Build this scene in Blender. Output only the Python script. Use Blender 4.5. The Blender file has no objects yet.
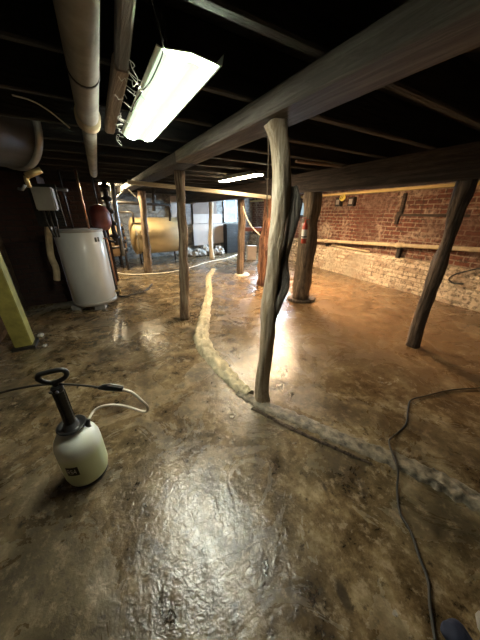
import bpy, bmesh, math, random
from mathutils import Vector, Matrix, noise
random.seed(7)
C = bpy.context.scene.collection
PI = math.pi
H, PITCH, F = 1.35, math.radians(24.2), 240.0
SP, CP = math.sin(PITCH), math.cos(PITCH)

# ---------- survey helpers: sight line of a photo pixel met with a real plane ----------
def ray(x, y):
    v = (320 - y) / F
    return Vector(((x - 240) / F, CP + v * SP, -SP + v * CP))
def on_z(x, y, z=0.0):
    r = ray(x, y); t = (z - H) / r.z
    return Vector((r.x * t, r.y * t, z))
def on_y(x, y, Y):
    r = ray(x, y); t = Y / r.y
    return Vector((r.x * t, Y, H + r.z * t))
def depth(p): return p.y * CP + (H - p.z) * SP

# ---------- materials ----------
def new_mat(name):
    m = bpy.data.materials.new(name); m.use_nodes = True
    nt = m.node_tree; nt.nodes.clear()
    out = nt.nodes.new('ShaderNodeOutputMaterial'); b = nt.nodes.new('ShaderNodeBsdfPrincipled')
    nt.links.new(b.outputs[0], out.inputs[0])
    return m, nt, b
def nd(nt, t, **kw):
    n = nt.nodes.new(t)
    for k, v in kw.items(): setattr(n, k, v)
    return n
def ramp(nt, src, stops):
    r = nd(nt, 'ShaderNodeValToRGB'); e = r.color_ramp.elements
    while len(e) < len(stops): e.new(0.5)
    for i, (p, c) in enumerate(stops):
        e[i].position = p; e[i].color = (c[0], c[1], c[2], 1) if isinstance(c, tuple) else (c, c, c, 1)
    nt.links.new(src, r.inputs[0]); return r.outputs[0]
def noisen(nt, vec, scale, detail=5, rough=.6, dist=0.0):
    n = nd(nt, 'ShaderNodeTexNoise'); n.inputs['Scale'].default_value = scale
    n.inputs['Detail'].default_value = detail; n.inputs['Roughness'].default_value = rough
    n.inputs['Distortion'].default_value = dist
    nt.links.new(vec, n.inputs['Vector']); return n.outputs['Fac']
def mapped(nt, sc=(1, 1, 1), rot=(0, 0, 0), loc=(0, 0, 0)):
    t = nd(nt, 'ShaderNodeTexCoord'); m = nd(nt, 'ShaderNodeMapping')
    m.inputs['Scale'].default_value = sc; m.inputs['Rotation'].default_value = rot; m.inputs['Location'].default_value = loc
    nt.links.new(t.outputs['Object'], m.inputs['Vector']); return m.outputs[0]
def mixc(nt, fac, a, b, blend='MIX'):
    m = nd(nt, 'ShaderNodeMix', data_type='RGBA', blend_type=blend)
    for s, v in ((m.inputs[0], fac), (m.inputs[6], a), (m.inputs[7], b)):
        if isinstance(v, (int, float)): s.default_value = v
        elif isinstance(v, tuple): s.default_value = (*v, 1)
        else: nt.links.new(v, s)
    return m.outputs[2]
def math_n(nt, op, a, b):
    m = nd(nt, 'ShaderNodeMath', operation=op)
    for s, v in ((m.inputs[0], a), (m.inputs[1], b)):
        if isinstance(v, (int, float)): s.default_value = v
        else: nt.links.new(v, s)
    return m.outputs[0]
def bump(nt, b, h, strength, dist):
    n = nd(nt, 'ShaderNodeBump'); n.inputs['Strength'].default_value = strength; n.inputs['Distance'].default_value = dist
    nt.links.new(h, n.inputs['Height']); nt.links.new(n.outputs[0], b.inputs['Normal'])

def plain(name, col, rough=.5, metal=0.0, var=.25, scale=12, bstr=.15):
    m, nt, b = new_mat(name)
    n = noisen(nt, mapped(nt), scale)
    lo = tuple(c * (1 - var) for c in col); hi = tuple(min(1, c * (1 + var)) for c in col)
    nt.links.new(ramp(nt, n, [(.3, lo), (.7, hi)]), b.inputs['Base Color'])
    b.inputs['Roughness'].default_value = rough; b.inputs['Metallic'].default_value = metal
    if bstr: bump(nt, b, n, bstr, .01)
    return m
def emit(name, col, strength):
    m, nt, b = new_mat(name)
    b.inputs['Base Color'].default_value = (*col, 1)
    b.inputs['Emission Color'].default_value = (*col, 1); b.inputs['Emission Strength'].default_value = strength
    return m
def wood(name, stops, axis='z', rough=.75, scale=1.0, bstr=.5, patch=None):
    m, nt, b = new_mat(name)
    s = [26 * scale] * 3; s['xyz'.index(axis)] = 1.6 * scale
    v = mapped(nt, tuple(s))
    g = ramp(nt, noisen(nt, v, 1.0, 9, .72, .9), [(.36, 0.0), (.64, 1.0)])
    g2 = noisen(nt, mapped(nt, (3, 3, 3)), 1.5, 4, .6)
    col = ramp(nt, g, stops)
    col = mixc(nt, ramp(nt, g2, [(.35, 0.0), (.7, .55)]), col, stops[0][1] if not patch else patch)
    nt.links.new(col, b.inputs['Base Color']); b.inputs['Roughness'].default_value = rough
    bump(nt, b, g, min(1, bstr * 1.3), .02)
    return m

def floor_mat():
    m, nt, b = new_mat('wet_concrete')
    v = mapped(nt)
    big = noisen(nt, v, 1.1, 6, .66, .2); mid = noisen(nt, v, 4.0, 9, .74, .1); fine = noisen(nt, v, 60, 6, .75)
    grit = noisen(nt, v, 15, 9, .74, .1)
    base = ramp(nt, mid, [(.36, (.034, .021, .009)), (.46, (.105, .070, .033)), (.55, (.21, .150, .078)), (.66, (.38, .30, .18))])
    base = mixc(nt, ramp(nt, big, [(.47, 0.0), (.58, .6)]), base, (.060, .050, .028))
    base = mixc(nt, ramp(nt, grit, [(.53, 0.0), (.64, .65)]), base, (.38, .295, .195))
    base = mixc(nt, ramp(nt, grit, [(.36, .8), (.44, 0.0)]), base, (.025, .017, .010))
    # orange-brown tone over the far right part of the slab
    tc = nd(nt, 'ShaderNodeTexCoord')
    def blob(p, r, soft, wob=.0, stretch=(1, 1, 1), rz=0):
        mp = nd(nt, 'ShaderNodeMapping', vector_type='TEXTURE'); mp.inputs['Location'].default_value = p
        mp.inputs['Scale'].default_value = stretch; mp.inputs['Rotation'].default_value = (0, 0, rz)
        nt.links.new(tc.outputs['Object'], mp.inputs[0])
        L = nd(nt, 'ShaderNodeVectorMath', operation='LENGTH'); nt.links.new(mp.outputs[0], L.inputs[0])
        d = math_n(nt, 'ADD', L.outputs['Value'], math_n(nt, 'MULTIPLY', math_n(nt, 'SUBTRACT', mid, .5), wob))
        mr = nd(nt, 'ShaderNodeMapRange'); nt.links.new(d, mr.inputs[0])
        mr.inputs[1].default_value = r - soft; mr.inputs[2].default_value = r + soft
        mr.inputs[3].default_value = 1; mr.inputs[4].default_value = 0
        return mr.outputs[0]
    f1 = math_n(nt, 'MULTIPLY', blob((1.9, 3.6, 0), 1.0, .5, .6, (1.5, 2.4, 1), .45), .6)
    base = mixc(nt, f1, base, mixc(nt, mid, (.16, .075, .03), (.36, .20, .09)))
    for p, r, st, rz in ((on_z(344, 596), .032, (.65, 1.4, 1), .25), (on_z(325, 487), .02, (.5, 1.3, 1), .1)):
        base = mixc(nt, math_n(nt, 'MULTIPLY', blob(p, r, .008, .03, st, rz), .8), base, (.035, .026, .018))
    nt.links.new(base, b.inputs['Base Color'])
    wet = blob((-.5, 1.2, 0), 1.6, 1.2, .8)
    rg = ramp(nt, noisen(nt, v, 2.2, 6, .7, .8), [(.36, .15), (.5, .26), (.66, .40)])
    nt.links.new(rg, b.inputs['Roughness'])
    b.inputs['Specular IOR Level'].default_value = 1.0
    h = math_n(nt, 'ADD', math_n(nt, 'MULTIPLY', noisen(nt, v, 4, 3, .5, .5), .8), math_n(nt, 'ADD', math_n(nt, 'MULTIPLY', noisen(nt, v, 27, 5, .6, .6), .33), math_n(nt, 'MULTIPLY', noisen(nt, v, 95, 2, .5), .10)))
    # hairline crack
    a, c = on_z(268, 536), on_z(120, 606)
    cr = nd(nt, 'ShaderNodeMapping', vector_type='TEXTURE'); cr.inputs['Location'].default_value = a
    cr.inputs['Rotation'].default_value = (0, 0, math.atan2(c.y - a.y, c.x - a.x)); nt.links.new(tc.outputs['Object'], cr.inputs[0])
    sx = nd(nt, 'ShaderNodeSeparateXYZ'); nt.links.new(cr.outputs[0], sx.inputs[0])
    wob = math_n(nt, 'MULTIPLY', math_n(nt, 'SUBTRACT', mid, .5), .09)
    dl = math_n(nt, 'ABSOLUTE', math_n(nt, 'ADD', sx.outputs[1], wob), 0)
    inr = math_n(nt, 'MULTIPLY', math_n(nt, 'GREATER_THAN', sx.outputs[0], 0), math_n(nt, 'LESS_THAN', sx.outputs[0], .42))
    lm = math_n(nt, 'MULTIPLY', math_n(nt, 'LESS_THAN', dl, .003), inr)
    h = math_n(nt, 'SUBTRACT', h, math_n(nt, 'MULTIPLY', lm, .5))
    bump(nt, b, h, 1.0, .010)
    return m
def brick_mat(name, c1, c2, mortar, wash, wash_amt, rough=.85, mort=.012, bias=0.0, dark=.85):
    m, nt, b = new_mat(name)
    t = nd(nt, 'ShaderNodeTexCoord'); s = nd(nt, 'ShaderNodeSeparateXYZ'); cb = nd(nt, 'ShaderNodeCombineXYZ')
    nt.links.new(t.outputs['Object'], s.inputs[0]); nt.links.new(s.outputs[0], cb.inputs[0]); nt.links.new(s.outputs[2], cb.inputs[1])
    n0 = nd(nt, 'ShaderNodeTexNoise'); n0.inputs['Scale'].default_value = 5; nt.links.new(cb.outputs[0], n0.inputs['Vector'])
    wob = nd(nt, 'ShaderNodeMix', data_type='VECTOR'); wob.inputs[0].default_value = .03
    nt.links.new(cb.outputs[0], wob.inputs[4]); nt.links.new(n0.outputs['Color'], wob.inputs[5])
    br = nd(nt, 'ShaderNodeTexBrick'); nt.links.new(wob.outputs[1], br.inputs['Vector'])
    br.inputs['Scale'].default_value = 1; br.inputs['Brick Width'].default_value = .21; br.inputs['Row Height'].default_value = .072
    br.inputs['Mortar Size'].default_value = mort; br.inputs['Mortar Smooth'].default_value = .3; br.inputs['Bias'].default_value = bias
    br.inputs['Color1'].default_value = (*c1, 1); br.inputs['Color2'].default_value = (*c2, 1); br.inputs['Mortar'].default_value = (*mortar, 1)
    v = mapped(nt)
    n1 = noisen(nt, v, 2.2, 7, .7, .4); n2 = noisen(nt, v, 16, 6, .7)
    col = mixc(nt, ramp(nt, n1, [(.62 - wash_amt * .4, 0.0), (.74 - wash_amt * .3, .85)]), br.outputs['Color'], wash)
    col = mixc(nt, ramp(nt, n2, [(.38, dark), (.52, 0.0)]), col, (.045, .026, .018))
    col = mixc(nt, ramp(nt, noisen(nt, v, 1.1, 5, .6), [(.48, 0.0), (.62, .7)]), col, tuple(c * .45 for c in c1))
    nt.links.new(col, b.inputs['Base Color']); b.inputs['Roughness'].default_value = rough
    hh = math_n(nt, 'ADD', math_n(nt, 'MULTIPLY', br.outputs['Fac'], -.7), math_n(nt, 'MULTIPLY', n2, .8))
    bump(nt, b, hh, .9, .02)
    return m
def stone_mat(name, lo, hi):
    m, nt, b = new_mat(name)
    v = mapped(nt, (1, 1, 1.7))
    vo = nd(nt, 'ShaderNodeTexVoronoi', feature='DISTANCE_TO_EDGE'); vo.inputs['Scale'].default_value = 3.5
    nt.links.new(v, vo.inputs['Vector'])
    n = noisen(nt, v, 5, 8, .7)
    col = ramp(nt, n, [(.3, lo), (.7, hi)])
    col = mixc(nt, ramp(nt, vo.outputs['Distance'], [(.0, .35), (.08, 0.0)]), col, tuple(c * .6 for c in lo))
    nt.links.new(col, b.inputs['Base Color']); b.inputs['Roughness'].default_value = .9
    bump(nt, b, math_n(nt, 'ADD', n, ramp(nt, vo.outputs['Distance'], [(0, 0.0), (.15, .6)])), .8, .03)
    return m

M = {}
M['floor'] = floor_mat()
M['brick_red'] = brick_mat('red_brick', (.19, .062, .035), (.12, .042, .026), (.30, .22, .16), (.52, .41, .31), .36, mort=.011)
M['brick_white'] = brick_mat('whitewashed_brick', (.74, .62, .46), (.26, .13, .07), (.40, .31, .22), (.78, .66, .50), .42, mort=.013, bias=-.2, dark=.75)
M['stone_dark'] = stone_mat('rubble_stone', (.05, .034, .024), (.13, .09, .06))
M['stone_left'] = stone_mat('brown_rubble_stone', (.06, .035, .022), (.16, .11, .07))
M['plaster'] = stone_mat('chalky_wall', (.10, .095, .085), (.34, .33, .30))
M['brick_dark'] = brick_mat('dark_brick', (.05, .02, .015), (.035, .018, .014), (.03, .02, .018), (.03, .02, .016), .1)  # very dark red-brown brick and mortar
M['ceiling'] = wood('near_black_boards', [(.3, (.008, .007, .007)), (.7, (.03, .027, .025))], 'x')  # near-black base colour for the ceiling boards
M['joist'] = wood('near_black_joist', [(.3, (.005, .0045, .004)), (.7, (.014, .013, .012))], 'x')  # near-black wood, darker than the ceiling boards
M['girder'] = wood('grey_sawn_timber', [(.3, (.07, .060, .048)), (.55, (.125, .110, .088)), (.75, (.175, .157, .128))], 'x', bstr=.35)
M['girder_dark'] = wood('dark_hewn_timber', [(.3, (.03, .02, .015)), (.7, (.085, .06, .045))], 'x', bstr=.8)
M['log_pale'] = wood('peeled_log', [(.2, (.38, .28, .17)), (.5, (.66, .55, .39)), (.8, (.80, .71, .55))], 'z', patch=(.42, .28, .15), bstr=.7)
M['log_grey'] = wood('weathered_limb', [(.3, (.14, .12, .10)), (.7, (.5, .44, .37))], 'z', bstr=.9)
M['log_brown'] = wood('brown_log', [(.3, (.11, .075, .045)), (.7, (.30, .21, .13))], 'z', bstr=.7)
M['log_red'] = wood('red_brown_log', [(.3, (.10, .035, .018)), (.5, (.30, .11, .05)), (.75, (.45, .22, .12))], 'z', bstr=.7)
M['log_dark'] = wood('dark_log', [(.3, (.07, .046, .03)), (.7, (.28, .20, .14))], 'z', bstr=.8)
M['log_side'] = wood('scarred_log', [(.25, (.16, .10, .06)), (.5, (.33, .22, .13)), (.75, (.52, .41, .28))], 'z', bstr=.9)
M['pale_wood'] = wood('pale_plank', [(.3, (.42, .34, .22)), (.7, (.66, .56, .38))], 'x', bstr=.3)
M['sill'] = wood('yellow_sill_plank', [(.3, (.50, .38, .15)), (.7, (.75, .60, .26))], 'x', bstr=.2)
M['brown_board'] = wood('brown_board', [(.3, (.20, .14, .10)), (.7, (.34, .25, .19))], 'x', bstr=.3)
M['grey_board'] = wood('grey_board', [(.3, (.13, .12, .115)), (.7, (.24, .225, .215))], 'x', bstr=.3)
M['yellow'] = plain('chipped_yellow_paint', (.27, .235, .055), .5, 0, .35, 9, .2)
M['white_enamel'] = plain('white_enamel', (.62, .63, .62), .28, 0, .04, 4, 0)
M['fixture'] = plain('white_reflector_paint', (.72, .82, .70), .35, 0, .04, 4, 0)
M['black'] = plain('black_plastic', (.018, .018, .018), .32, 0, .2, 10, 0)
M['rubber'] = plain('black_rubber', (.022, .02, .018), .5, 0, .2, 10, 0)
M['dark_metal'] = plain('dark_iron_pipe', (.05, .045, .042), .45, .6, .4, 14, .2)
M['grey_metal'] = plain('grey_metal', (.24, .24, .235), .38, .7, .2, 10, .1)
M['duct'] = plain('dull_galvanised_sheet', (.04, .04, .04), .45, .5, .3, 5, .1)
M['grey_box'] = plain('grey_painted_metal', (.36, .34, .31), .4, .1, .1, 8, 0)
M['brass'] = plain('brass', (.55, .40, .18), .35, .8, .2, 14, .1)
M['copper'] = plain('copper_pipe', (.45, .22, .12), .35, .8, .2, 14, .1)
M['pipe_wrap'] = plain('grimy_cream_pipe_wrap', (.27, .25, .21), .7, 0, .35, 7, .3)
M['pipe_cream'] = plain('cream_pipe', (.52, .42, .27), .6, 0, .3, 9, .2)
M['tank'] = plain('tan_tank_paint', (.50, .385, .21), .5, 0, .15, 3, .05)
M['tank_pink'] = plain('faded_tank_paint', (.55, .38, .22), .5, 0, .2, 3, .05)
M['maroon'] = plain('maroon_paint', (.13, .028, .02), .5, 0, .3, 10, .1)
M['red'] = plain('red_paint', (.42, .055, .025), .35, 0, .1, 10, 0)
M['label_white'] = plain('white_label', (.75, .72, .66), .5, 0, .05, 10, 0)
M['label_dark'] = plain('dark_green_label', (.018, .026, .012), .35, 0, .1, 10, 0)
M['card_white'] = plain('pinkish_white_board', (.42, .36, .32), .8, 0, .08, 5, .1)
M['card_brown'] = plain('brown_board_face', (.17, .125, .10), .8, 0, .15, 5, .1)
M['hose_white'] = plain('white_hose', (.68, .62, .50), .5, 0, .1, 10, 0)
M['mortar'] = plain('pale_mortar', (.50, .43, .28), .85, 0, .4, 14, .8)
M['ledge'] = plain('grey_mortar', (.20, .165, .115), .6, 0, .8, 22, 1.0)
M['rubble'] = plain('pale_rubble', (.36, .33, .29), .9, 0, .5, 10, .8)
M['block'] = plain('concrete_block', (.30, .29, .27), .9, 0, .25, 20, .5)
M['web'] = plain('dusty_cobweb', (.55, .53, .48), .9, 0, .1, 10, 0)
M['blue_cloth'] = plain('navy_cloth', (.010, .016, .04), .8, 0, .25, 14, .2)
M['yellow_cord'] = plain('yellow_cord', (.75, .62, .12), .5, 0, .1, 10, 0)
M['glass_dull'] = plain('dusty_glass', (.16, .18, .175), .5, 0, .4, 6, .05)
def lens(name, c_hi, c_lo, s_hi, s_lo, width):
    m, nt, b = new_mat(name)
    t = nd(nt, 'ShaderNodeTexCoord'); x = nd(nt, 'ShaderNodeSeparateXYZ'); nt.links.new(t.outputs['Object'], x.inputs[0])
    d = math_n(nt, 'ABSOLUTE', math_n(nt, 'SUBTRACT', math_n(nt, 'ABSOLUTE', x.outputs[1], 0), .24 * width), 0)
    f = ramp(nt, math_n(nt, 'DIVIDE', d, width), [(.02, 1.0), (.13, 0.0)])
    b.inputs['Base Color'].default_value = (*c_lo, 1)
    nt.links.new(mixc(nt, f, c_lo, c_hi), b.inputs['Emission Color'])
    nt.links.new(math_n(nt, 'ADD', math_n(nt, 'MULTIPLY', f, s_hi - s_lo), s_lo), b.inputs['Emission Strength'])
    return m
M['tube_cool'] = lens('lit_cool_lens', (1.0, .95, .82), (.80, 1.0, .74), 52, .40, .215)
M['tube_warm'] = lens('lit_warm_lens', (1.0, .84, .60), (1.0, .80, .52), 60, 40, .14)
M['bulb'] = emit('warm_bulb', (1.0, .78, .46), 1500)
M['strip_orange'] = lens('lit_orange_lens', (1.0, .70, .40), (1.0, .68, .38), 200, 140, .12)
M['day_pane'] = emit('daylit_pane', (.58, .79, 1.0), 70)
m, nt, b = new_mat('dim_daylit_pane'); b.inputs['Base Color'].default_value = (.12, .16, .18, 1); b.inputs['Roughness'].default_value = .2
b.inputs['Emission Color'].default_value = (.42, .58, .66, 1); b.inputs['Emission Strength'].default_value = .35; M['dim_pane'] = m
m, nt, b = new_mat('milky_plastic'); b.inputs['Roughness'].default_value = .35
tz = nd(nt, 'ShaderNodeTexCoord'); sz = nd(nt, 'ShaderNodeSeparateXYZ'); nt.links.new(tz.outputs['Object'], sz.inputs[0])
nt.links.new(ramp(nt, sz.outputs[2], [(.0, (.72, .80, .46)), (.19, (.74, .81, .52)), (.235, (.86, .90, .78)), (.4, (.88, .90, .82))]), b.inputs['Base Color'])
b.inputs['Subsurface Weight'].default_value = .25; b.inputs['Subsurface Scale'].default_value = .03
b.inputs['Subsurface Radius'].default_value = (1, 1, .7); M['milky'] = m

# ---------- mesh helpers ----------
def obj(name, bm, mat, parent=None, smooth=False, loc=None, rot=None):
    me = bpy.data.meshes.new(name); bm.normal_update(); bm.to_mesh(me); bm.free()
    if smooth:
        for p in me.polygons: p.use_smooth = True
    me.materials.append(M[mat])
    o = bpy.data.objects.new(name, me); C.objects.link(o)
    if loc is not None: o.location = loc
    if rot is not None: o.rotation_euler = rot
    if parent is not None: o.parent = parent
    return o
def tag(o, label, cat, group=None, kind=None):
    o['label'] = label; o['category'] = cat
    if group: o['group'] = group
    if kind: o['kind'] = kind
    return o
def thing(name, label, cat, loc=(0, 0, 0), rz=0, group=None):
    o = bpy.data.objects.new(name, None); C.objects.link(o); o.empty_display_size = .1
    o.location = loc; o.rotation_euler = (0, 0, rz)
    return tag(o, label, cat, group)
def struct(o): o['kind'] = 'structure'; return o
def box(bm, x0, x1, y0, y1, z0, z1, mtx=None, bev=0.0):
    r = bmesh.ops.create_cube(bm, size=1)
    vs = r['verts']
    for v in vs:
        v.co = Vector(((x0 + x1) / 2 + v.co.x * (x1 - x0), (y0 + y1) / 2 + v.co.y * (y1 - y0), (z0 + z1) / 2 + v.co.z * (z1 - z0)))
    if mtx is not None:
        for v in vs: v.co = mtx @ v.co
    if bev:
        es = list({e for v in vs for e in v.link_edges})
        bmesh.ops.bevel(bm, geom=es, offset=bev, segments=2, affect='EDGES')
    return bm
def B(*a, **k): return box(bmesh.new(), *a, **k)
def tube(pts, rad, seg=10, bm=None, rough=0.0, seed=0, closed=False, squash=None):
    bm = bm or bmesh.new(); pts = [Vector(p) for p in pts]; n = len(pts)
    rs = rad if isinstance(rad, (list, tuple)) else [rad] * n
    rings = []; up = None
    for i, p in enumerate(pts):
        a = pts[i - 1] if (i > 0 or closed) else p; c = pts[(i + 1) % n] if (i < n - 1 or closed) else p
        t = (c - a).normalized()
        if up is None: up = Vector((1, 0, 0)) if abs(t.x) < .8 else Vector((0, 1, 0))
        up = (up - t * up.dot(t)).normalized(); sd = t.cross(up)
        ring = []
        for k in range(seg):
            an = 2 * PI * k / seg
            d = up * math.cos(an) + sd * math.sin(an)
            r = rs[i]
            if rough:
                q = d * 1.3 + Vector((seed, 0, 0)) + Vector((0, 0, p.length * 3))
                r *= 1 + rough * noise.noise(q) * 1.6 + rough * .5 * noise.noise(q * 3.1)
            ring.append(bm.verts.new(p + d * r))
        rings.append(ring)
    m_ = n if closed else n - 1
    for i in range(m_):
        A, Bq = rings[i], rings[(i + 1) % n]
        for k in range(seg): bm.faces.new((A[k], A[(k + 1) % seg], Bq[(k + 1) % seg], Bq[k]))
    if not closed:
        bm.faces.new(rings[0][::-1]); bm.faces.new(rings[-1])
    bmesh.ops.recalc_face_normals(bm, faces=bm.faces)
    return bm
def smooth_path(pts, sub=6):
    pts = [Vector(p) for p in pts]; out = []
    P = [pts[0] * 2 - pts[1]] + pts + [pts[-1] * 2 - pts[-2]]
    for i in range(1, len(P) - 2):
        for s in range(sub):
            t = s / sub; a, b_, c, d = P[i - 1:i + 3]
            out.append(.5 * ((2 * b_) + (c - a) * t + (2 * a - 5 * b_ + 4 * c - d) * t * t + (3 * b_ - a - 3 * c + d) * t ** 3))
    out.append(pts[-1]); return out
def lathe(prof, seg=32, bm=None, mtx=None):
    bm = bm or bmesh.new(); rings = []
    for r, z in prof:
        if r < 1e-5: rings.append([bm.verts.new((0, 0, z))]); continue
        rings.append([bm.verts.new((r * math.cos(2 * PI * k / seg), r * math.sin(2 * PI * k / seg), z)) for k in range(seg)])
    for A, Bq in zip(rings, rings[1:]):
        for k in range(seg):
            k2 = (k + 1) % seg
            if len(A) == 1 and len(Bq) == 1: continue
            if len(A) == 1: bm.faces.new((A[0], Bq[k2], Bq[k]))
            elif len(Bq) == 1: bm.faces.new((A[k], A[k2], Bq[0]))
            else: bm.faces.new((A[k], A[k2], Bq[k2], Bq[k]))
    if mtx is not None:
        bmesh.ops.transform(bm, matrix=mtx, verts=[v for r in rings for v in r])
    bmesh.ops.recalc_face_normals(bm, faces=bm.faces)
    return bm
def cyl(p, q, r, seg=16, bm=None): return tube([p, Vector(p).lerp(Vector(q), .5), q], r, seg, bm)

def beam(name, A, Bp, w, z0, z1, mat, label, cat, group=None, wob=.006, side=0, segs=40):
    """sawn timber from A to B (plan points), grain along its length"""
    A, Bp = Vector((A[0], A[1], 0)), Vector((Bp[0], Bp[1], 0)); L = (Bp - A).length
    bm = bmesh.new(); rings = []; n = segs
    for i in range(n + 1):
        x = L * i / n
        cs = []
        for (sy, sz) in ((0, 0), (1, 0), (1, 1), (0, 1)):
            q = Vector((x * 1.2, sy * 7.3, sz * 5.1 + z0))
            cs.append(bm.verts.new((x, side + (sy - .5) * w + wob * noise.noise(q), z0 + (z1 - z0) * sz + wob * noise.noise(q + Vector((0, 0, 40))) * (1 if sz == 0 else .4))))
        rings.append(cs)
    for a, b_ in zip(rings, rings[1:]):
        for k in range(4): bm.faces.new((a[k], a[(k + 1) % 4], b_[(k + 1) % 4], b_[k]))
    bm.faces.new(rings[0]); bm.faces.new(rings[-1]); bmesh.ops.recalc_face_normals(bm, faces=bm.faces)
    es = [e for e in bm.edges if abs((e.verts[0].co - e.verts[1].co).normalized().x) > .9]
    bmesh.ops.bevel(bm, geom=es, offset=.008, segments=1, affect='EDGES')
    o = obj(name, bm, mat, loc=A, rot=(0, 0, math.atan2(Bp.y - A.y, Bp.x - A.x)))
    return tag(o, label, cat, group)

# ---------- shell ----------
D25 = Vector((-.4246, .9054, 0)); RA = Vector((3.56, 3.29, 0))          # right wall (footing face) direction and a point
DL = Vector((-.47, .883, 0)); LA = Vector((-2.68, 2.3, 0))
FD = Vector((.857, .515, 0)); FA = Vector((-.4, 9.6, 0))
def meet(p, d, q, e):
    den = d.x * e.y - d.y * e.x; w = q - p
    return p + d * ((w.x * e.y - w.y * e.x) / den)
NR = Vector((D25.y, -D25.x, 0))                                          # outwards of the room
RW = RA + NR * .12                                                       # upper wall face
YB = -1.5
cFR = meet(RW, D25, FA, FD); cFL = meet(LA, DL, FA, FD)
cNL = meet(LA, DL, Vector((0, YB, 0)), Vector((1, 0, 0))); cNR = meet(RW, D25, Vector((0, YB, 0)), Vector((1, 0, 0)))
ZC = 2.06
def floor_mesh():
    bm = bmesh.new(); nx, ny = 130, 150; x0, x1, y0, y1 = -6.5, 7.0, -2.0, 11.0
    g = [[None] * (nx + 1) for _ in range(ny + 1)]
    for j in range(ny + 1):
        for i in range(nx + 1):
            x = x0 + (x1 - x0) * i / nx; y = y0 + (y1 - y0) * j / ny
            z = .006 * noise.noise(Vector((x * 2, y * 2, 0))) - .005
            g[j][i] = bm.verts.new((x, y, min(z, .0)))
    for j in range(ny):
        for i in range(nx): bm.faces.new((g[j][i], g[j][i + 1], g[j + 1][i + 1], g[j + 1][i]))
    return bm
struct(obj('floor', floor_mesh(), 'floor', smooth=True))
def wall(name, a, b_, mat, z0=-.02, z1=ZC, th=.25, out=1, x_lo=-.3, x_hi=.3, rough=.0):
    """wall from a to b; face on the line, thickness on the left (out=1) or right side of a->b"""
    L = (b_ - a).length; bm = bmesh.new()
    y0, y1 = (0, th) if out > 0 else (-th, 0)
    if rough:
        n, mz = int((L + x_hi - x_lo) / .07), int((z1 - z0) / .07); g = []
        for j in range(mz + 1):
            row = []
            for i in range(n + 1):
                x = x_lo + (L + x_hi - x_lo) * i / n; z = z0 + (z1 - z0) * j / mz
                d = rough * (noise.noise(Vector((x * 5, z * 8, 3))) + .6 * noise.noise(Vector((x * 13, z * 17, 9)))) * out
                row.append(bm.verts.new((x, max(d, 0) if out > 0 else min(d, 0), z)))
            g.append(row)
        for j in range(mz):
            for i in range(n):
                bm.faces.new((g[j][i], g[j][i + 1], g[j + 1][i + 1], g[j + 1][i]))
        box(bm, x_lo, L + x_hi, *((rough * 1.7, th) if out > 0 else (-th, -rough * 1.7)), z0, z1)
    else:
        box(bm, x_lo, L + x_hi, y0, y1, z0, z1)
    return obj(name, bm, mat, loc=a, rot=(0, 0, math.atan2(b_.y - a.y, b_.x - a.x)))
struct(wall('wall_right', cNR, cFR, 'brick_red', out=-1, rough=.012))
struct(wall('wall_left', cNL, cFL, 'stone_left', out=1, rough=.03))
struct(wall('wall_far', cFL, cFR, 'plaster', out=1, rough=.02))
struct(wall('wall_near', cNL, cNR, 'stone_dark', out=-1))
struct(obj('ceiling', B(-7, 8, -2, 11.2, ZC, ZC + .05), 'ceiling'))
# whitewashed footing that stands proud of the right wall
def footing():
    L = (cFR - cNR).length; bm = bmesh.new(); n = int(L / .06); rows = []
    prof = [(0.0, -.02), (.0, .12), (.0, .24), (.0, .36), (.0, .46), (.015, .53), (.06, .56), (.13, .565)]
    for i in range(n + 1):
        x = L * i / n; row = []
        for k, (y, z) in enumerate(prof):
            q = Vector((x * 4, z * 9, 1)); d = .016 * noise.noise(q) + .010 * noise.noise(q * 2.7)
            dz = .02 * noise.noise(Vector((x * 2.3, 4, 0))) if k > 3 else 0
            row.append(bm.verts.new((x, -y - max(d, -.02) if k < 6 else -y, z + dz)))
        rows.append(row)
    for a, b_ in zip(rows, rows[1:]):
        for k in range(len(prof) - 1): bm.faces.new((a[k], b_[k], b_[k + 1], a[k + 1]))
    bmesh.ops.recalc_face_normals(bm, faces=bm.faces)
    p0 = cNR - NR * .12
    return obj('trim_1', bm, 'brick_white', loc=p0, rot=(0, 0, math.atan2(D25.y, D25.x)))
struct(footing())
def RWp(s, z, off=0.0):      # point s metres from RA along the right wall, off metres into the room from the upper wall face
    p = RW + D25 * s - NR * off; return Vector((p.x, p.y, z))
aR = math.atan2(D25.y, D25.x)
# sill plank on top of right wall
bm = B(0, 12.0, -.02, .09, 1.70, 1.745, bev=.004)
o = obj('sill_plank', bm, 'sill', loc=RWp(-4.2, 0, .04), rot=(0, 0, aR)); tag(o, 'long pale yellow plank running along the top of the red brick wall', 'plank')
# windows
def window(name, s0, s1, z0, z1, pane, depth_=.05):
    p = RWp(s0, 0, 0); w = s1 - s0; t = .035
    f = bmesh.new()
    box(f, 0, w, -.0, depth_, z0, z0 + t); box(f, 0, w, 0, depth_, z1 - t, z1); box(f, 0, t, 0, depth_, z0, z1); box(f, w - t, w, 0, depth_, z0, z1)
    fr = obj('window_frame', f, 'joist'); fr.name = name; fr.location = p; fr.rotation_euler = (0, 0, aR); struct(fr)
    pn = obj('pane', B(t, w - t, .012, .022, z0 + t, z1 - t), pane, fr)
    return fr
window('window_1', 5.25, 6.45, 1.12, 1.66, 'day_pane', .06)
window('window_2', 4.25, 4.80, 1.24, 1.62, 'dim_pane')

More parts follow.
